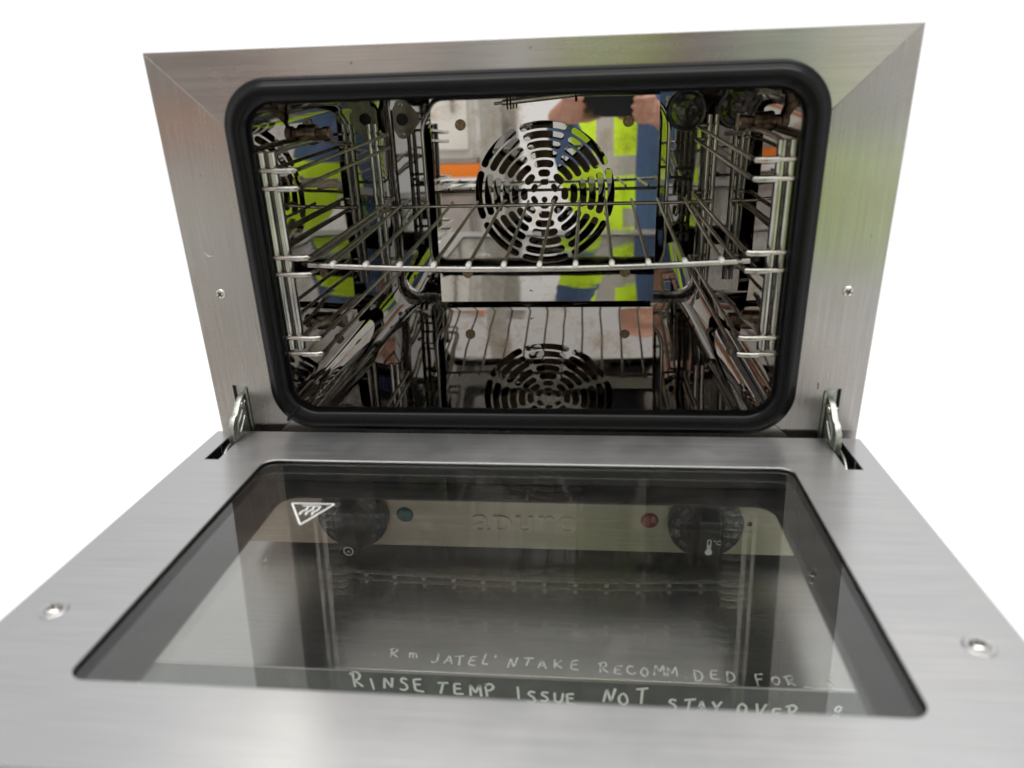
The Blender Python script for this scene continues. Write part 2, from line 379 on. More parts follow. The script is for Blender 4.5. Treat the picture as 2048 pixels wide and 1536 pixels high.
# four mitred front panels
IX, IZ0, IZ1, IR = 0.2310, 0.0030, 0.3010, 0.036
inner = rrect(-IX, IZ0, IX, IZ1, IR, 24)
def mitre_split():
    # order the inner loop by angle class against the mitre lines
    corners = {'tr': ((W2, ZT), (-1, -1)), 'tl': ((-W2, ZT), (1, -1)), 'bl': ((-W2, ZM), (1, 0.95)), 'br': ((W2, ZM), (-1, 0.95))}
    idx = {}; hit = {}
    n = len(inner)
    for k, ((cx, cz), (dx, dz)) in corners.items():
        best = None
        for i in range(n):
            a = Vector(inner[i]); b = Vector(inner[(i + 1) % n]); d = Vector((dx, dz)); e = b - a
            den = d.x * e.y - d.y * e.x
            if abs(den) < 1e-12: continue
            q = a - Vector((cx, cz)); t = (q.x * e.y - q.y * e.x) / den; s = (q.x * d.y - q.y * d.x) / den
            if t > 0 and -1e-9 <= s <= 1 and (best is None or t < best[0]): best = (t, i, (cx + dx * t, cz + dz * t))
        idx[k] = best[1]; hit[k] = best[2]
    def arc(k0, k1):
        i = (idx[k0] + 1) % n; out = [hit[k0]]
        while True:
            out.append(inner[i])
            if i == idx[k1]: break
            i = (i + 1) % n
        return out + [hit[k1]]
    c = {k: v[0] for k, v in corners.items()}
    return {'top': [c['tl'], c['tr']] + arc('tr', 'tl'), 'left': [c['bl'], c['tl']] + arc('tl', 'bl'),
            'bottom': [c['br'], c['bl']] + arc('bl', 'br'), 'right': [c['tr'], c['br']] + arc('br', 'tr')}
pieces = mitre_split()
SL = (0.2575, 0.2712, -0.050, 0.0430)
for k, lp in pieces.items():
    holes = []
    if k in ('left', 'right'):
        s = -1 if k == 'left' else 1
        x0, x1 = sorted((s * SL[0], s * SL[1])); holes = [[(x0, -0.0215), (x1, -0.0215), (x1, SL[3]), (x0, SL[3])]]
    own(plate('front_panel', [lp] + holes, 0.0022, 'frontv' if holes else 'front', None, XZ, (0, 0.0, 0), 0.0006))
for s, z in ((-1, 0.1308), (1, 0.1297)):
    own(cross_screw('screw', 0.0044, None, XZ, (s * 0.265, -0.0002, z), 'screw', 0.2 + s))

# rubber door gasket
def gasket():
    prof = [(-0.001, 0.006), (-0.0015, -0.003), (0.0005, -0.0065), (0.004, -0.0092), (0.0085, -0.0098), (0.0120, -0.0085), (0.0138, -0.0060), (0.0145, -0.0045), (0.0165, -0.0042), (0.0178, -0.0028), (0.0182, 0.0004)]
    bm = bmesh.new(); loops = []
    for d, y in prof:
        loops.append([bm.verts.new((x, y, z)) for x, z in rrect(-GX - d, GZ0 - d, GX + d, GZ1 + d, GR + d * 0.85, 16)])
    for A, B in zip(loops, loops[1:]):
        for i in range(len(A)): bm.faces.new((A[i], A[(i + 1) % len(A)], B[(i + 1) % len(B)], B[i]))
    return from_bm('door_gasket', bm, 'rubber', None, smooth=True)
own(gasket())

# cavity: polished, tapering liner with rounded corners
CB = 0.376
def cav_loop(y, n=14):
    t = max(0.0, (y - 0.004) / (CB - 0.004)); hw = 0.2175 - 0.0165 * t
    return rrect(-hw, 0.0040, hw, 0.2915, 0.030, n), hw
def cavity():
    bm = bmesh.new(); loops = []
    ys = [0.004, 0.012] + [0.03 + i * 0.03 for i in range(11)] + [0.355, 0.366, 0.373, CB]
    for y in ys:
        lp, hw = cav_loop(y); k = 0.0
        if y > 0.35: q = (y - 0.35) / (CB - 0.35); k = 0.010 * (1 - math.sqrt(max(0, 1 - q * q)))
        cz = 0.14775
        loops.append([bm.verts.new((x * (hw - k) / hw, y, cz + (z - cz) * (0.14375 - k) / 0.14375)) for x, z in lp])
    for A, B in zip(loops, loops[1:]):
        for i in range(len(A)): bm.faces.new((A[i], A[(i + 1) % len(A)], B[(i + 1) % len(B)], B[i]))
    o = from_bm('cavity_liner', bm, 'cavity', None, smooth=True)
    return o
own(cavity())
# bright rolled lip of the liner just inside the gasket
own(tube('liner_lip', [(x, 0.003, z) for x, z in rrect(-0.2165, 0.0165, 0.2165, 0.2890, 0.027, 12)], 0.0016, 'chrome', None, 8, True))
BW = 0.1915
own(plate('back_wall', [rrect(-BW - .004, 0.008, BW + .004, 0.288, 0.022), rrect(-0.1525, 0.032, 0.1525, 0.262, 0.042, 12)], 0.001, 'cavity', None, XZ, (0, CB - .0005, 0)))
own(tube('opening_bead', [(x, CB - 0.001, z) for x, z in rrect(-0.1535, 0.031, 0.1535, 0.263, 0.043, 12)], 0.0028, 'chrome', None, 8, True))
def chamber():
    bm = bmesh.new(); l0 = [bm.verts.new((x, CB + .001, z)) for x, z in rrect(-0.1525, 0.032, 0.1525, 0.262, 0.042, 10)]
    l1 = [bm.verts.new((v.co.x, CB + 0.050, v.co.z)) for v in l0]
    for i in range(len(l0)): bm.faces.new((l0[i], l0[(i + 1) % len(l0)], l1[(i + 1) % len(l0)], l1[i]))
    bm.faces.new(l1); return from_bm('fan_chamber', bm, 'cavity', None)
own(chamber())
# fan
FZ = 0.1480
fan = own(lathe('fan', [(0, -.016), (.014, -.016), (.016, -.012), (.016, 0.012), (.010, .016), (.005, .022), (0, .022)], 'fan', None, XZ, (0, CB + 0.022, FZ), 24))
for k in range(6):
    a = math.radians(90 + 60 * k + 4); bm = bmesh.new()
    V = [bm.verts.new(c) for c in [(.012, -.008, -.010), (.080, -.014, -.012), (.080, -.012, .016), (.012, -.006, .012), (.012, .008, -.010), (.080, .014, -.012), (.080, .0125, -.0108), (.012, .0065, -.009)]]
    for f in ((0, 1, 2, 3), (0, 4, 5, 1), (0, 3, 7, 4), (4, 7, 6, 5), (1, 5, 6, 2), (3, 2, 6, 7)): bm.faces.new([V[i] for i in f])
    bmesh.ops.transform(bm, matrix=Matrix.Translation((0, CB + 0.022, FZ)) @ XZ @ Matrix.Rotation(a, 4, 'Z'), verts=bm.verts)
    from_bm('blade', bm, 'fan', fan)
own(tube('heating_element', [(0.100 * math.cos(a), CB + 0.03, FZ + 0.100 * math.sin(a)) for a in [2 * PI * i / 64 for i in range(64)]], 0.0042, 'peg', None, 10, True))

# perforated fan guard
YB = 0.362
def slot_loop(r, wd, a_c, half, n=14):
    hw = wd / 2; P = []; cap = hw / r; A = max(half - cap, 0.004)
    for i in range(n + 1): a = a_c - A + 2 * A * i / n; P.append(((r + hw) * math.cos(a), (r + hw) * math.sin(a)))
    for i in range(1, 6):
        t = PI * i / 6; P.append((r * math.cos(a_c + A) + hw * math.cos(a_c + A + t), r * math.sin(a_c + A) + hw * math.sin(a_c + A + t)))
    for i in range(n + 1): a = a_c + A - 2 * A * i / n; P.append(((r - hw) * math.cos(a), (r - hw) * math.sin(a)))
    for i in range(1, 6):
        t = PI + PI * i / 6; P.append((r * math.cos(a_c - A) + hw * math.cos(a_c - A + t), r * math.sin(a_c - A) + hw * math.sin(a_c - A + t)))
    return [(x, y + FZ) for x, y in P]
loops = [[(-0.1405, 0.0085), (0.1405, 0.0085), (0.1405, 0.284), (-0.1405, 0.284)]]
for r in (.0838, .0722, .0606, .0490, .0374, .0258):
    for k in range(8): loops.append(slot_loop(r, 0.0084, math.radians(90 + 45 * k), math.radians(22.5) - math.asin(0.0027 / r)))
for k in range(6): loops.append(slot_loop(0.0148, 0.0068, math.radians(90 + 60 * k), math.radians(30) - math.asin(0.0024 / 0.0148)))
loops.append([(x, z - 0.0070) for x, z in circle(0, FZ, 0.0036, 20)])
guard = own(plate('fan_guard', loops, 0.0012, 'baffle', None, XZ, (0, YB, 0), 0.0003))
gscrew = [(-0.1032, 0.2335), (0.1032, 0.2325), (-0.1032, 0.0475), (0.1032, 0.0470)]
for i, (x, z) in enumerate(gscrew):
    s = lathe('screw', [(0, .0006), (.0056, .0006), (.0064, .0012), (.0068, .0003), (.0068, -.001)], 'rusty', guard, XZ, (x, YB, z), 28)
    a = [1.45, 1.0, 1.35, 1.1][i]
    for sg in (-1, 1):
        half = [(0.0064 * math.cos(t), 0.0064 * math.sin(t)) for t in [math.asin(.12) + (PI - 2 * math.asin(.12)) * j / 14 for j in range(15)]]
        lp = [(px * math.cos(a) - sg * py * math.sin(a), px * math.sin(a) + sg * py * math.cos(a)) for px, py in half]
        plate('head', [lp], 0.0012, 'rusty', s, XZ, (x, YB - 0.0020, z), 0.0002)
# blemishes on the guard: dark burnt specks (each a small flake stuck on the sheet)
for x, z, r in ((-0.020, 0.0235, .0011), (-0.0175, 0.0225, .0006), (-0.12, 0.262, .0004), (0.03, 0.262, .0006), (-0.07, 0.03, .0005), (0.02, 0.031, .0004), (0.118, 0.19, .0004), (-0.035, 0.271, .0005)):
    sp = bmesh.new()
    P = [sp.verts.new((x + r * (1 + .4 * random.uniform(-1, 1)) * math.cos(k), YB - 0.0004, z + r * (1 + .4 * random.uniform(-1, 1)) * math.sin(k))) for k in [2 * PI * i / 9 for i in range(9)]]
    sp.faces.new(P); from_bm('burnt_speck', sp, 'dark', guard)

GT = Matrix.Translation((0, YB, 0.146)); guard.matrix_basis = GT @ Matrix.Rotation(math.radians(-3.5), 4, 'X') @ GT.inverted()   # the sheet leans back a little

# lamp cover, socket plate, small bolts on the back wall
own(lathe('lamp_cover', [(0, .010), (.009, .0095), (.0125, .0085), (.0135, .0095), (.0185, .0090), (.0195, .0105), (.0225, .0105), (.0240, .0085), (.0245, 0), (0.0245, -.002)], 'lampglass', None, XZ, (0.1722, CB - 0.001, 0.2425), 40))
own(plate('socket_plate', [[(-.1775 + x, .2412 + z) for x, z in [(0, .0235), (.006, .022), (.0215, .004), (.0215, -.004), (.006, -.022), (0, -.0235), (-.006, -.022), (-.0115, -.012), (-.0115, .012), (-.006, .022)]], [(-.1775 + x, .2412 + z) for x, z in circle(0, 0, .0078, 8, PI / 8)]],
    0.0012, 'socket', None, XZ, (0, CB - 0.0030, 0), 0.0002))
own(lathe('socket_well', [(0, -.0012), (.0095, -.0010), (.0095, .0002)], 'dark', None, XZ, (-.1775, CB - 0.0018, .2412), 24))
for z in (0.2412 + .0175, 0.2412 - .0175): own(cross_screw('screw', 0.0031, None, XZ, (-.1775, CB - 0.0032, z), 'screw', 0.5))
for z in (0.0376, 0.0632): own(cross_screw('screw', 0.0026, None, XZ, (-0.1785, CB - 0.0022, z), 'rusty', 0.3))
# thermostat bulb clipped under the ceiling
pr = own(tube('thermostat_bulb', [(-0.046, 0.332, 0.2600), (0.044, 0.336, 0.2672)], 0.0033, 'wire', None, 12))
tube('capillary', [(-0.046, 0.332, 0.2600), (-0.056, 0.331, 0.2590)], 0.0017, 'wire', pr, 8)
tube('capillary', [(0.044, 0.336, 0.2672), (0.060, 0.337, 0.2690), (0.064, 0.338, 0.278), (0.064, 0.338, 0.2915)], 0.0013, 'wire', pr, 8)
for x in (-0.040, -0.036, 0.040):
    zc = 0.2604 + (x + .040) * .08
    tube('clip', [(x, 0.333, zc + .031), (x, 0.3275, zc + .004), (x, 0.3275, zc - .004), (x, 0.332, zc - .0075)], 0.0010, 'dark', pr, 6)

# shelf supports
LV = [(0.2340, 0.2195), (0.1612, 0.1465), (0.0880, 0.0730)]
def support(s):
    sup = own(empty('shelf_support'))
    def X(x): return s * x
    f1, f2, r1, r2 = 0.2035, 0.2125, 0.1870, 0.1945
    yf, yr = 0.010, 0.2780
    for xx in (f1, f2): tube('post', [(X(xx), yf, 0.0760), (X(xx), yf, 0.2480)], 0.0043, 'chrome', sup, 16)
    for xx in (r1, r2): tube('post', [(X(xx), yr, 0.0600), (X(xx), yr, 0.2450)], 0.0029, 'chrome', sup, 12)
    for z2 in LV:
        for z in z2:
            pts = fillet([(X(0.2135), yf - .0055, z), (X(0.1825), yf - .0055, z), (X(0.1735), yr + .006, z - .001), (X(0.1955), yr + .006, z - .001)], 0.007, 6)
            wire = tube('guide_wire', pts, 0.0019, 'wire', sup, 10)
            # brazed tip: the flattened bright end at the front bend
            bm = bmesh.new(); add_tube(bm, [(X(0.2000), yf - .0068, z), (X(0.1925), yf - .0070, z), (X(0.1870), yf - .0068, z), (X(0.1835), yf - .0050, z)], 0.0026, 10)
            from_bm('wire_end', bm, 'chrome', wire, angle=60)
    # retaining hooks to the wall pegs
    tube('hook_wire', fillet([(X(0.2060), yf, 0.2440), (X(0.2050), 0.040, 0.2470), (X(0.2030), 0.100, 0.2465), (X(0.2000), 0.140, 0.2440), (X(0.1960), 0.165, 0.2370), (X(0.190), 0.185, 0.2345)], 0.02, 5), 0.0024, 'wire', sup, 10)
    tube('hook_wire', fillet([(X(0.2060), yf, 0.0800), (X(0.2050), 0.045, 0.0830), (X(0.2030), 0.080, 0.0760), (X(0.2000), 0.110, 0.0760), (X(0.1945), 0.150, 0.0790), (X(0.190), 0.170, 0.0745)], 0.015, 5), 0.0024, 'wire', sup, 10)
    # a spreader wire between posts at mid height
    tube('tie_wire', [(X(r2), yr - .004, 0.152), (X(r1 - .002), yr - .004, 0.152)], 0.0022, 'wire', sup, 10)
    for y, z in ((0.128, 0.2500), (0.106, 0.0690)):
        hw = 0.2175 - 0.0165 * y / CB
        fr = Matrix(((0, 0, -s, 0), (1, 0, 0, 0), (0, 1, 0, 0), (0, 0, 0, 1)))
        lathe('peg', [(0, .0215), (.0062, .0215), (.0070, .0205), (.0070, .0155), (.0055, .0150), (.0055, .0090), (.0085, .0085), (.0092, .0070), (.0092, -.002)], 'peg', sup, fr, (s * hw, y, z), 24)
    return sup
support(-1); support(1)

# small marks on the front panels and the pinched joint of the gasket
for x, z, r in ((-0.125, 0.3130, .0007), (0.012, 0.3190, .0006), (0.288 - .012, 0.175, .0004), (-0.262, 0.232, .0004)):
    own(lathe('mark', [(0, .00012), (r, .0001), (r, 0)], 'dark', None, XZ, (x, -0.0001, z), 9))
own(tube('mark', [(0.2515, -0.0001, 0.0485), (0.2520, -0.0001, 0.0430)], 0.0004, 'dark', None, 6))
own(tube('scratch', fillet([(-0.2720, -0.00005, 0.1680), (-0.2690, -0.00005, 0.1640), (-0.2640, -0.00005, 0.1655), (-0.2650, -0.00005, 0.1690)], .002), 0.00022, 'screw', None, 5))
own(tube('gasket_joint', fillet([(-0.2085, -0.0060, 0.0250), (-0.2125, -0.0102, 0.0205), (-0.2160, -0.0108, 0.0165), (-0.2185, -0.0095, 0.0135), (-0.2205, -0.0055, 0.0110)], .003), 0.0016, 'rubber', None, 8))

# control panel with knobs
own(plate('control_panel', [[(-W2, ZP), (W2, ZP), (W2, ZM - .0012), (-W2, ZM - .0012)]], 0.0022, 'panel', None, XZ, (0, 0, 0), 0.0005))
own(text_mesh('raised_lettering', 'apuro', 0.0400, 0.0016, 'panel', None, XZ, (-0.0035, -0.0012, -0.0985), 0.0003, 0, 8, 1.04, 1.06))
own(lathe('pilot_lamp', [(0, .0035), (.004, .0031), (.0068, .0014), (.0072, 0), (.0085, .0), (.0085, -.001)], 'green', None, XZ, (-0.1215, -0.0003, -0.0942), 28))
own(lathe('pilot_lamp', [(0, .0035), (.004, .0031), (.0068, .0014), (.0072, 0), (.0085, .0), (.0085, -.001)], 'red', None, XZ, (0.1148, -0.0003, -0.0946), 28))
own(lathe('panel_screw', [(0, .0008), (.0022, .0006), (.0026, 0)], 'black', None, XZ, (0.2073, -0.0002, -0.0962), 16))
def knob(x, z, kind):
    k = own(lathe('knob', [(0, .012), (.020, .012), (.022, .0105), (.0335, .0090), (.0345, .0075), (.0345, .0015), (0, .0015)], 'black', None, XZ, (x, -0.0005, z), 56))
    bm = bmesh.new(); V = []
    lp = rrect(-0.0105, -0.0300, 0.0105, 0.0215, 0.004, 5)
    for h, sc_ in ((0.012, 1.0), (0.0285, 0.94), (0.0300, 0.86)): V.append([bm.verts.new((px * sc_, py * (1 - (1 - sc_) * .35), h)) for px, py in lp])
    for A, B in zip(V, V[1:]):
        for i in range(len(A)): bm.faces.new((A[i], A[(i + 1) % len(A)], B[(i + 1) % len(B)], B[i]))
    bm.faces.new(V[-1])
    bmesh.ops.transform(bm, matrix=Matrix.Translation((x, -0.0005, z)) @ XZ, verts=bm.verts)
    gr = from_bm('grip', bm, 'black', k, angle=40)
    fr = Matrix.Translation((x, -0.0308, z)) @ XZ
    if kind == 'time':
        bm = bmesh.new(); add_tube(bm, [(.0045 * math.cos(a), -0.0225 + .0045 * math.sin(a), 0) for a in [2 * PI * i / 28 for i in range(28)]], 0.0005, 6, True)
        add_tube(bm, [(-.0017, -.0240, 0), (0, -.0222, 0), (.0017, -.0240, 0)], 0.0004, 6)
        bmesh.ops.transform(bm, matrix=fr, verts=bm.verts); from_bm('clock_symbol', bm, 'white', k)
    else:
        bm = bmesh.new(); add_tube(bm, fillet([(-.0016, -.010, 0), (-.0016, .0010, 0), (.0012, .0010, 0), (.0012, -.010, 0)], .0013, 4), 0.0005, 6)
        P = [bm.verts.new((-.0002 + .0033 * math.cos(a), -.0125 + .0033 * math.sin(a), 0)) for a in [2 * PI * i / 20 for i in range(20)]]; bm.faces.new(P)
        add_box(bm, (-.0008, -.0105, -.0002), (.0005, -.0045, .0002))
        bmesh.ops.transform(bm, matrix=fr, verts=bm.verts); from_bm('thermometer_symbol', bm, 'white', k)
        text_mesh('degree_mark', '°C', 0.0065, 0.0001, 'white', k, XZ, (x + .0068, -0.0308, z - .0022))
    vals = ['50', '70', '90', '110', '130', '150', '170', '190', '210', '230', '250'] if kind == 'temp' else ['10', '20', '30', '40', '50', '60', '70', '80', '90', '100', '120']
    for i, s_ in enumerate(vals):
        a = math.radians(248 - i * 25.5) if kind == 'temp' else math.radians(250 - i * 26)
        a = math.radians(-40 + i * 26)
        text_mesh('dial_number', s_, 0.0055, 0.00008, 'greyprint', k, XZ, (x + .0268 * math.cos(a), -0.0115, z + .0268 * math.sin(a)), rot=a - PI / 2, res=3)
        lathe('dial_dot', [(0, .0003), (.0007, .0002), (.0007, 0)], 'greyprint', k, XZ, (x + .0322 * math.cos(a), -0.0103, z + .0322 * math.sin(a)), 8)
    return k
knob(-0.1720, -0.0945, 'time'); knob(0.1662, -0.0945, 'temp')
for sx in (-1, 1):
    for y in (0.05, 0.46): own(lathe('foot', [(0, ZB), (.016, ZB), (.018, ZB + .004), (.018, ZP - .0002), (0, ZP - .0002)], 'black', None, XY, (sx * 0.25, y, 0), 24))

# hinges: zinc channel in the front slot and the arm reaching into the door
for s in (-1, 1):
    hg = own(empty('hinge'))
    bm = bmesh.new(); x0, x1 = sorted((s * 0.2578, s * 0.2690))
    add_box(bm, (x0, 0.0022, -0.0205), (x1, 0.0030, 0.0425)); xi = s * 0.2578
    add_box(bm, *(lambda a, b: ((min(a, b), -0.0015, -0.0205), (max(a, b), 0.002, 0.0400)))(xi, xi + s * 0.0018)); from_bm('hinge_channel', bm, 'zinc', hg)
    prof = [(0.0035, 0.0350), (-0.006, 0.0340), (-0.0145, 0.0285), (-0.0200, 0.0235), (-0.0260, 0.0225), (-0.0325, 0.0165), (-0.0350, 0.0070), (-0.0335, -0.0030), (-0.0370, -0.0190), (0.0035, -0.0190)]
    ax = s * 0.2610
    arm = plate('hinge_arm', [prof], 0.0052, 'zinc', hg, YZ, (max(ax, ax + s * 0.0052), 0, 0), 0.0006)
    tube('rib', fillet([(ax - s * .0002, -0.002, 0.0290), (ax - s * .0002, -0.012, 0.0215), (ax - s * .0002, -0.0240, 0.0130), (ax - s * .0002, -0.0240, 0.0050), (ax - s * .0002, -0.0190, 0.0075), (ax - s * .0002, -0.0080, 0.0165)], .004, 4), 0.0007, 'zinc', arm, 6)
    tube('rivet', [(ax + s * .0060, -0.0085, 0.0275), (ax - s * .0012, -0.0085, 0.0275)], 0.0030, 'screw', arm, 14)

# ------------------------------------------------------------------ door, folded down (local: x, y towards the user is negative, z up)
TILT = -0.0734
door = own(empty('door')); door.matrix_parent_inverse = PINV
door.location = (0, -0.0083, 0); door.rotation_euler = (TILT, 0, 0)
LD = 0.384; TD = 0.036
def dslot(s):
    x0, x1 = sorted((s * 0.2605, s * 0.2730)); return [(x0, -0.0610), (x1, -0.0610), (x1, -0.0035), (x0, -0.0035)]
GWX, GWF, GWN = 0.2190, -0.0602, -0.3275
win = rrect(-GWX, GWN, GWX, GWF, 0.011, 8)
plate('inner_frame', [rrect(-W2, -LD, W2, 0, 0.0022, 4), win, dslot(-1), dslot(1)], 0.0016, 'door', door, XY, (0, 0, 0), 0.0006)
bm = bmesh.new()
for a, b in (((-W2, -LD + .001, -TD), (-W2 + .0012, -.001, -.0017)), ((W2 - .0012, -LD + .001, -TD), (W2, -.001, -.0017)), ((-W2 + .0013, -LD, -TD), (W2 - .0013, -LD + .0012, -.0017)), ((-W2 + .0013, -.0012, -TD), (W2 - .0013, 0, -.0017))): add_box(bm, a, b)
from_bm('door_skirt', bm, 'door', door)
plate('outer_panel', [[(-W2 + .0015, -LD + .0015), (W2 - .0015, -LD + .0015), (W2 - .0015, -.0015), (-W2 + .0015, -.0015)], rrect(-0.2045, -0.345, 0.2045, -0.0665, 0.016, 8)], 0.0016, 'doorin', door, XY, (0, 0, -0.0315), 0.0004)
plate('glass_pane', [[(-0.240, -0.345), (0.240, -0.345), (0.240, -0.045), (-0.240, -0.045)]], 0.004, 'glass', door, XY, (0, 0, -0.0026))
plate('glass_pane', [[(-0.230, -0.352), (0.230, -0.352), (0.230, -0.050), (-0.230, -0.050)]], 0.004, 'glass', door, XY, (0, 0, -0.0265))
# dark inner spacer around the cavity of the door
plate('spacer', [[(-0.250, -0.358), (0.250, -0.358), (0.250, -0.035), (-0.250, -0.035)], [(-0.2385, -0.3435), (0.2385, -0.3435), (0.2385, -0.0465), (-0.2385, -0.0465)]], 0.0190, 'dark', door, XY, (0, 0, -0.0070))
for s, y in ((-1, -0.2716), (1, -0.2731)):
    lathe('screw_cup', [(0.0052, .0006), (.0078, .0008), (.0086, 0.0002), (.0086, -.0004)], 'door', door, XY, (s * 0.2638, y, 0), 28)
    cross_screw('screw', 0.0050, door, XY, (s * 0.2638, y, 0.0001), 'screw', 0.5 - s * .2)
for s in (-1, 1):      # pocket seen through each hinge slot
    x0, x1 = sorted((s * 0.2590, s * 0.2745)); bm = bmesh.new()
    add_box(bm, (x0, -0.068, -0.0300), (x1, -0.002, -0.0275)); pk = from_bm('hinge_pocket', bm, 'dark', door)
    tube('spring_strap', fillet([(s * 0.2690, -0.010, -0.004), (s * 0.2690, -0.030, -0.006), (s * 0.2685, -0.042, -0.014), (s * 0.2685, -0.060, -0.020)], .012, 5), 0.0016, 'zinc', pk, 8)
# hot-surface symbol printed on the glass
bm = bmesh.new(); zs = -0.0022
tri = fillet([(-0.1687, -0.1308, zs), (-0.1353, -0.1309, zs), (-0.1509, -0.1620, zs)], 0.0012, 3, True)
add_tube(bm, tri, 0.00062, 6, True)
add_tube(bm, [(-0.1590, -0.1344, zs), (-0.1440, -0.1348, zs)], 0.00055, 6)
for i in range(3):
    ox = -0.1560 + i * 0.0046
    add_tube(bm, fillet([(ox + .0018, -0.1362, zs), (ox + .0022, -0.1398, zs), (ox - .0010, -0.1438, zs), (ox - .0006, -0.1478, zs)], .003, 4), 0.0006, 6)
bmesh.ops.scale(bm, vec=(1, 1, 0.15), space=Matrix.Translation((0, 0, -zs)), verts=bm.verts)
from_bm('hot_surface_symbol', bm, 'white', door)

# ------------------------------------------------------------------ wire rack on the middle guides
ZR = 0.1492
rack = empty('wire_rack', (0, 0.15, ZR), 'chromed wire shelf rack resting on the middle guides inside the oven', 'oven rack')
RI = Matrix.Translation((0, -0.15, -ZR))
def rpart(o): o.parent = rack; o.matrix_parent_inverse = RI; return o
def bow(x): return 0.006 + 0.012 * (x / 0.195) ** 2
front = [(x, bow(x), ZR + 0.0022 * (x / .19) ** 2) for x in [-0.188 + 0.376 * i / 24 for i in range(25)]]
rpart(tube('front_rail', front, 0.0027, 'chrome', None, 12))
for s in (-1, 1):
    rpart(tube('side_rail', fillet([(s * 0.188, bow(.188), ZR + .003), (s * 0.1965, 0.022, ZR + .002), (s * 0.1925, 0.060, ZR), (s * 0.1810, 0.286, ZR)], 0.008, 5), 0.0022, 'wire', None, 10))
rpart(tube('rear_rail', [(-0.1830, 0.2860, ZR), (0.1830, 0.2860, ZR)], 0.0021, 'wire', None, 10))
for i in range(12):
    x = -0.1650 + 0.0300 * i
    r = rpart(tube('rod', [(x, bow(x) + .0005, ZR + .0040), (x, 0.15, ZR + .0032), (x, 0.2895, ZR + .0036)], 0.0017, 'wire', None, 8))
    bm = bmesh.new(); add_tube(bm, [(x, bow(x) - .0028, ZR + .0042), (x, bow(x) + .0032, ZR + .0040)], 0.00215, 10); from_bm('rod_tip', bm, 'weld_glint', r, angle=60)

# ------------------------------------------------------------------ the photographer, seen as a reflection in the polished steel
def capsule(bm, a, ra, b, rb, seg=20):
    a = Vector(a); b = Vector(b); d = (b - a); L = d.length; d.normalize()
    up = d.orthogonal().normalized(); bb = d.cross(up); rings = []
    prof = [(-ra * math.cos(t), ra * math.sin(t)) for t in [PI / 2 * i / 5 for i in range(1, 6)]] + [(L + rb * math.sin(t), rb * math.cos(t)) for t in [PI / 2 * i / 5 for i in range(0, 5)]]
    A = bm.verts.new(a - d * ra); Z = bm.verts.new(b + d * rb)
    for h, r in prof: rings.append([bm.verts.new(a + d * h + (up * math.cos(2 * PI * k / seg) + bb * math.sin(2 * PI * k / seg)) * r) for k in range(seg)])
    for k in range(seg): bm.faces.new((A, rings[0][(k + 1) % seg], rings[0][k])); bm.faces.new((Z, rings[-1][k], rings[-1][(k + 1) % seg]))
    for R0, R1 in zip(rings, rings[1:]):
        for k in range(seg): bm.faces.new((R0[k], R0[(k + 1) % seg], R1[(k + 1) % seg], R1[k]))
def grown(name, caps, voxel, mat, parent, smooth=4):
    """one continuous skin over tapered limbs"""
    bm = bmesh.new()
    for c in caps: capsule(bm, *c)
    me = bpy.data.meshes.new(name); bmesh.ops.recalc_face_normals(bm, faces=bm.faces); bm.to_mesh(me); bm.free()
    o = bpy.data.objects.new(name, me); COL.objects.link(o)
    m = o.modifiers.new('r', 'REMESH'); m.mode = 'VOXEL'; m.voxel_size = voxel
    m2 = o.modifiers.new('s', 'SMOOTH'); m2.iterations = smooth; m2.factor = 0.5
    me2 = eval_mesh(o, name); bpy.data.objects.remove(o); bpy.data.meshes.remove(me)
    r = mesh_obj(name, me2, mat, None, True); r.parent = parent; r.matrix_parent_inverse = Matrix.Translation(-parent.location); return r

def hivis():
    m, nt, p = newmat('hivis_vest'); p.inputs['Roughness'].default_value = 0.75
    tc = nt.nodes.new('ShaderNodeTexCoord'); sp_ = nt.nodes.new('ShaderNodeSeparateXYZ'); link(nt, tc.outputs['Object'], sp_.inputs[0])
    def band(out, c, hw):
        s1 = nt.nodes.new('ShaderNodeMath'); s1.operation = 'SUBTRACT'; link(nt, out, s1.inputs[0]); s1.inputs[1].default_value = c
        s2 = nt.nodes.new('ShaderNodeMath'); s2.operation = 'ABSOLUTE'; link(nt, s1.outputs[0], s2.inputs[0])
        s3 = nt.nodes.new('ShaderNodeMath'); s3.operation = 'LESS_THAN'; link(nt, s2.outputs[0], s3.inputs[0]); s3.inputs[1].default_value = hw; return s3.outputs[0]
    bands = [band(sp_.outputs['Z'], 0.155, 0.027), band(sp_.outputs['Z'], 0.015, 0.027), band(sp_.outputs['X'], PX - 0.120, 0.024), band(sp_.outputs['X'], PX + 0.150, 0.024)]
    t = bands[0]
    for q in bands[1:]:
        a = nt.nodes.new('ShaderNodeMath'); a.operation = 'MAXIMUM'; link(nt, t, a.inputs[0]); link(nt, q, a.inputs[1]); t = a.outputs[0]
    mx = nt.nodes.new('ShaderNodeMixRGB'); link(nt, t, mx.inputs['Fac']); mx.inputs['Color1'].default_value = (0.62, 0.90, 0.02, 1); mx.inputs['Color2'].default_value = (0.42, 0.40, 0.36, 1)
    mb = nt.nodes.new('ShaderNodeMixRGB'); link(nt, band(sp_.outputs['X'], PX + 0.035, 0.070), mb.inputs['Fac']); link(nt, mx.outputs['Color'], mb.inputs['Color1']); mb.inputs['Color2'].default_value = (0.065, 0.115, 0.235, 1)
    link(nt, mb.outputs['Color'], p.inputs['Base Color']); return m
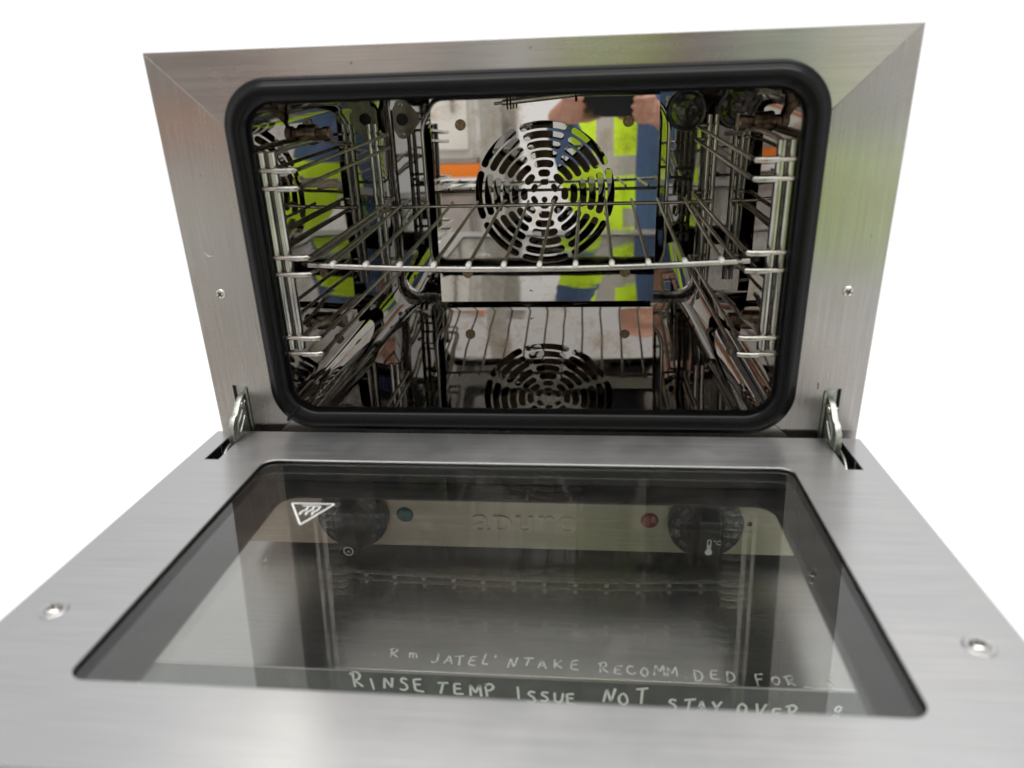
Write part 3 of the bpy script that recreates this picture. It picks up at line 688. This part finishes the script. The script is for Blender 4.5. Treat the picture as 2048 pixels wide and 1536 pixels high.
def two_tone():
    """sleeve cloth: blue upper arm, yellow reflective lower arm"""
    m, nt, p = newmat('sleeve_cloth'); p.inputs['Roughness'].default_value = 0.75
    tc = nt.nodes.new('ShaderNodeTexCoord'); sp_ = nt.nodes.new('ShaderNodeSeparateXYZ'); link(nt, tc.outputs['Object'], sp_.inputs[0])
    gt = nt.nodes.new('ShaderNodeMath'); gt.operation = 'GREATER_THAN'; link(nt, sp_.outputs['Z'], gt.inputs[0]); gt.inputs[1].default_value = 0.16
    mx = nt.nodes.new('ShaderNodeMixRGB'); link(nt, gt.outputs[0], mx.inputs['Fac']); mx.inputs['Color1'].default_value = (0.62, 0.90, 0.02, 1); mx.inputs['Color2'].default_value = (0.065, 0.115, 0.235, 1)
    link(nt, mx.outputs['Color'], p.inputs['Base Color']); return m
PX, PY = 0.22, -1.00
MAT['hivis'] = hivis(); MAT['hivisplain'] = two_tone()
MAT['skin'] = plain('skin', (0.50, 0.26, 0.18), 0, 0.5, var=0.12, vscale=30)
MAT['blue'] = plain('blue_overall', (0.065, 0.115, 0.235), 0, 0.8, var=0.25, vscale=18, bmp=0.002)
MAT['trousers'] = plain('dark_trousers', (0.030, 0.033, 0.045), 0, 0.8, var=0.25, vscale=18, bmp=0.002)
MAT['hair'] = plain('brown_hair', (0.05, 0.03, 0.02), 0, 0.6, var=0.4, vscale=120)
MAT['phone'] = plain('phone_shell', (0.015, 0.016, 0.02), 0, 0.25)
person = empty('person', (PX, PY, -1.0), 'person in open yellow reflective jacket over blue shirt, holding a phone, reflected in the oven', 'person')
PC = CAM + RIGHT * 0.046 - UP * 0.012 - FWD * 0.009          # phone centre
EL = Vector((PX - 0.13, PY + 0.19, 0.00)); ER = Vector((PX + 0.33, PY + 0.13, -0.05))
HL = PC - RIGHT * 0.130 - FWD * 0.050 - UP * 0.060; HR = PC + RIGHT * 0.130 - FWD * 0.050 - UP * 0.060
SHL = Vector((PX - 0.15, PY, 0.385)); SHR = Vector((PX + 0.15, PY, 0.385))
body = [((PX, PY + .02, 0.40), .065, (PX, PY + .04, 0.50), .058), ((PX, PY + .055, 0.56), .075, (PX, PY + .05, 0.66), .085), ((PX, PY + .10, 0.54), .045, (PX, PY + .09, 0.60), .06),
        ((PX, PY + .155, 0.585), .012, (PX, PY + .135, 0.625), .010), ((PX - .078, PY + .06, .59), .014, (PX - .078, PY + .055, .62), .016), ((PX + .078, PY + .06, .59), .014, (PX + .078, PY + .055, .62), .016),
        ((PX, PY, -0.05), .085, (PX, PY, 0.34), .085)]
for s, S, E_, H in ((-1, SHL, EL, HL), (1, SHR, ER, HR)):
    body += [(S, .055, E_, .042), (E_, .041, H, .027)]
    palm0 = H; pc = PC + RIGHT * (s * 0.088) - FWD * 0.018 - UP * 0.018
    body += [(H, .026, pc + UP * .014, .020), (H, .026, pc - UP * .022, .019)]
    for i in range(4):       # fingers: from the palm behind the phone's edge round to its front face
        base = pc + UP * (0.030 - 0.019 * i) + RIGHT * (s * 0.010); ln = (0.9, 1.0, 0.95, 0.78)[i]
        k1 = base + RIGHT * (s * 0.006) + FWD * (0.022 * ln); k2 = k1 - RIGHT * (s * 0.022 * ln) + FWD * (0.010); tip = k2 - RIGHT * (s * 0.022 * ln) - FWD * 0.003
        body += [(base, .0098, k1, .0092), (k1, .0092, k2, .0084), (k2, .0084, tip, .0072)]
    tb = pc - UP * 0.028 - RIGHT * (s * .004); t1 = tb - RIGHT * (s * 0.030) - UP * 0.006 - FWD * .006; t2 = t1 - RIGHT * (s * 0.026) + UP * 0.006
    body += [(tb, .0125, t1, .0105), (t1, .0105, t2, .0085)]
grown('body', body, 0.0042, 'skin', person, 3)
grown('hair', [((PX, PY + .035, .66), .088, (PX, PY + .03, .67), .086), ((PX, PY - .0, .60), .075, (PX, PY + .01, .66), .08)], 0.008, 'hair', person)
sleeve = [((PX - .07, PY, .0), .115, (PX - .07, PY, .34), .12), ((PX + .07, PY, .0), .115, (PX + .07, PY, .34), .12), (SHL, .075, SHR, .075)]
for S, E_, H in ((SHL, EL, HL), (SHR, ER, HR)):
    cuff = E_ + (H - E_) * 0.90; mid = S + (E_ - S) * .5 + Vector((0, 0, -.01))
    sleeve += [(S, .080, mid, .070), (mid, .070, E_, .060), (E_, .060, E_ + (cuff - E_) * .5, .056), (E_ + (cuff - E_) * .5, .056, cuff, .043)]
grown('jacket_sleeves', sleeve, 0.008, 'hivisplain', person, 3)
vest = [((PX - .075, PY, -.13), .130, (PX - .075, PY, .33), .130), ((PX + .075, PY, -.13), .130, (PX + .075, PY, .33), .130), ((PX - .15, PY, .38), .093, (PX - .06, PY, .41), .085), ((PX + .06, PY, .41), .085, (PX + .15, PY, .38), .093), (SHL, .088, SHL + (EL - SHL) * .7, .078)]
grown('reflective_vest', vest, 0.008, 'hivis', person, 3)
tr = [((PX - .09, PY, -.12), .125, (PX + .09, PY, -.12), .125)]
for s in (-1, 1): tr += [((PX + s * .10, PY, -.15), .115, (PX + s * .12, PY + .02, -.52), .075), ((PX + s * .12, PY + .02, -.52), .075, (PX + s * .13, PY, -.93), .055)]
grown('trousers', tr, 0.010, 'trousers', person, 3)
for s in (-1, 1): grown('boot', [((PX + s * .13, PY - .02, -.945), .054, (PX + s * .14, PY + .17, -.955), .044), ((PX + s * .13, PY, -.90), .058, (PX + s * .13, PY, -.94), .055)], 0.008, 'black', person)
ph = empty('phone', tuple(PC), 'dark phone held in both hands in front of the yellow vest, reflected in the oven', 'phone')
rot = Matrix((RIGHT, UP, FWD)).transposed().to_4x4()
def fpart(o): o.parent = ph; o.matrix_parent_inverse = Matrix.Translation(-PC) ; return o
me_t = Matrix.Translation(PC) @ rot
p1 = plate('case', [rrect(-0.081, -0.0375, 0.081, 0.0375, 0.009)], 0.0080, 'phone', None, XY, (0, 0, 0.0035), 0.0012); p1.data.transform(me_t); fpart(p1)
p2 = plate('screen', [rrect(-0.078, -0.0345, 0.078, 0.0345, 0.006)], 0.0004, 'black', None, XY, (0, 0, -0.0047)); p2.data.transform(me_t); fpart(p2)

# ------------------------------------------------------------------ shelving behind the photographer, seen as a blurred reflection
MAT['orange'] = plain('orange_beam_paint', (0.85, 0.22, 0.01), 0, 0.45, var=0.1)
MAT['uprightpaint'] = plain('grey_upright_paint', (0.40, 0.39, 0.36), 0, 0.45, var=0.15)
MAT['pale'] = plain('pale_enamel', (0.80, 0.78, 0.74), 0, 0.4, var=0.05, vscale=6)
MAT['greyenamel'] = plain('dark_grey_enamel', (0.07, 0.065, 0.07), 0, 0.4, var=0.2, vscale=6)
MAT['board'] = plain('grey_board', (0.36, 0.33, 0.31), 0, 0.8, var=0.15, vscale=8)
RX0, RX1, RY0, RY1 = -2.75, -0.36, -2.0, -2.9
prk = empty('pallet_rack', ((RX0 + RX1) / 2, RY0, -1.0), 'grey and orange warehouse rack, seen as a blurred orange streak reflected in the steel', 'rack')
def kpart(o): o.parent = prk; o.matrix_parent_inverse = Matrix.Translation(-prk.location); return o
for x in (RX0, RX1):
    for y in (RY0, RY1): kpart(box('upright', (x - .045, min(y, y - .07 * (1 if y == RY0 else -1)), -1.0), (x + .045, max(y, y - .07 * (1 if y == RY0 else -1)), 1.6), 'uprightpaint', None, .004))
    for i in range(5): kpart(tube('brace', [(x, RY0 - .05, -0.9 + i * .48), (x, RY1 + .05, -0.66 + i * .48 * (1)) if i % 2 == 0 else (x, RY1 + .05, -1.1 + i * .48)], .015, 'uprightpaint'))
for z in (0.035, 1.05):
    for y in (RY0, RY1): kpart(box('beam', (RX0 + .046, y - (.05 if y == RY0 else 0), z + .055), (RX1 - .046, y + (.05 if y == RY1 else 0), z + .115), 'orange', None, .004))
    kpart(box('shelf_board', (RX0 + .06, RY1 + .06, z + .117), (RX1 - .06, RY0 - .01, z + .135), 'board', None, .003))
def cabinet(name, x0, x1, z0, z1, mat, label, cat):
    c = empty(name, ((x0 + x1) / 2, RY0 - .5, z0), label, cat)
    def q(o): o.parent = c; o.matrix_parent_inverse = Matrix.Translation(-c.location); return o
    q(box('case', (x0, RY0 - .75, z0), (x1, RY0 - .06, z1), mat, None, .008))
    q(box('door', (x0 + .02, RY0 - .058, z0 + .04), (x1 - .02, RY0 - .035, z1 - .03), mat, None, .006))
    q(tube('handle', fillet([(x1 - .08, RY0 - .036, z0 + .2), (x1 - .08, RY0 - .005, z0 + .2), (x1 - .08, RY0 - .005, z0 + .42), (x1 - .08, RY0 - .036, z0 + .42)], .01), .008, 'chrome'))
cabinet('appliance', -1.02, -0.44, 0.1705, 0.80, 'pale', 'pale appliance above the orange rack beam, reflected left of the fan guard', 'appliance')
cabinet('appliance', -1.75, -1.08, 0.1705, 0.72, 'greyenamel', 'dark grey appliance above the orange rack beam, reflected in the left front panel', 'appliance')
cabinet('appliance', -2.60, -1.80, 0.1705, 0.86, 'pale', 'pale appliance at the far end of the rack, reflected at the upper left corner', 'appliance')
cabinet('appliance', -1.15, -0.44, -1.0, 0.02, 'board', 'grey appliance on the floor below the orange beam, reflected left of the fan guard', 'appliance')
cabinet('appliance', -2.40, -1.25, -1.0, 0.00, 'pale', 'wide pale appliance on the floor below the orange beam, reflected in the left front panel', 'appliance')
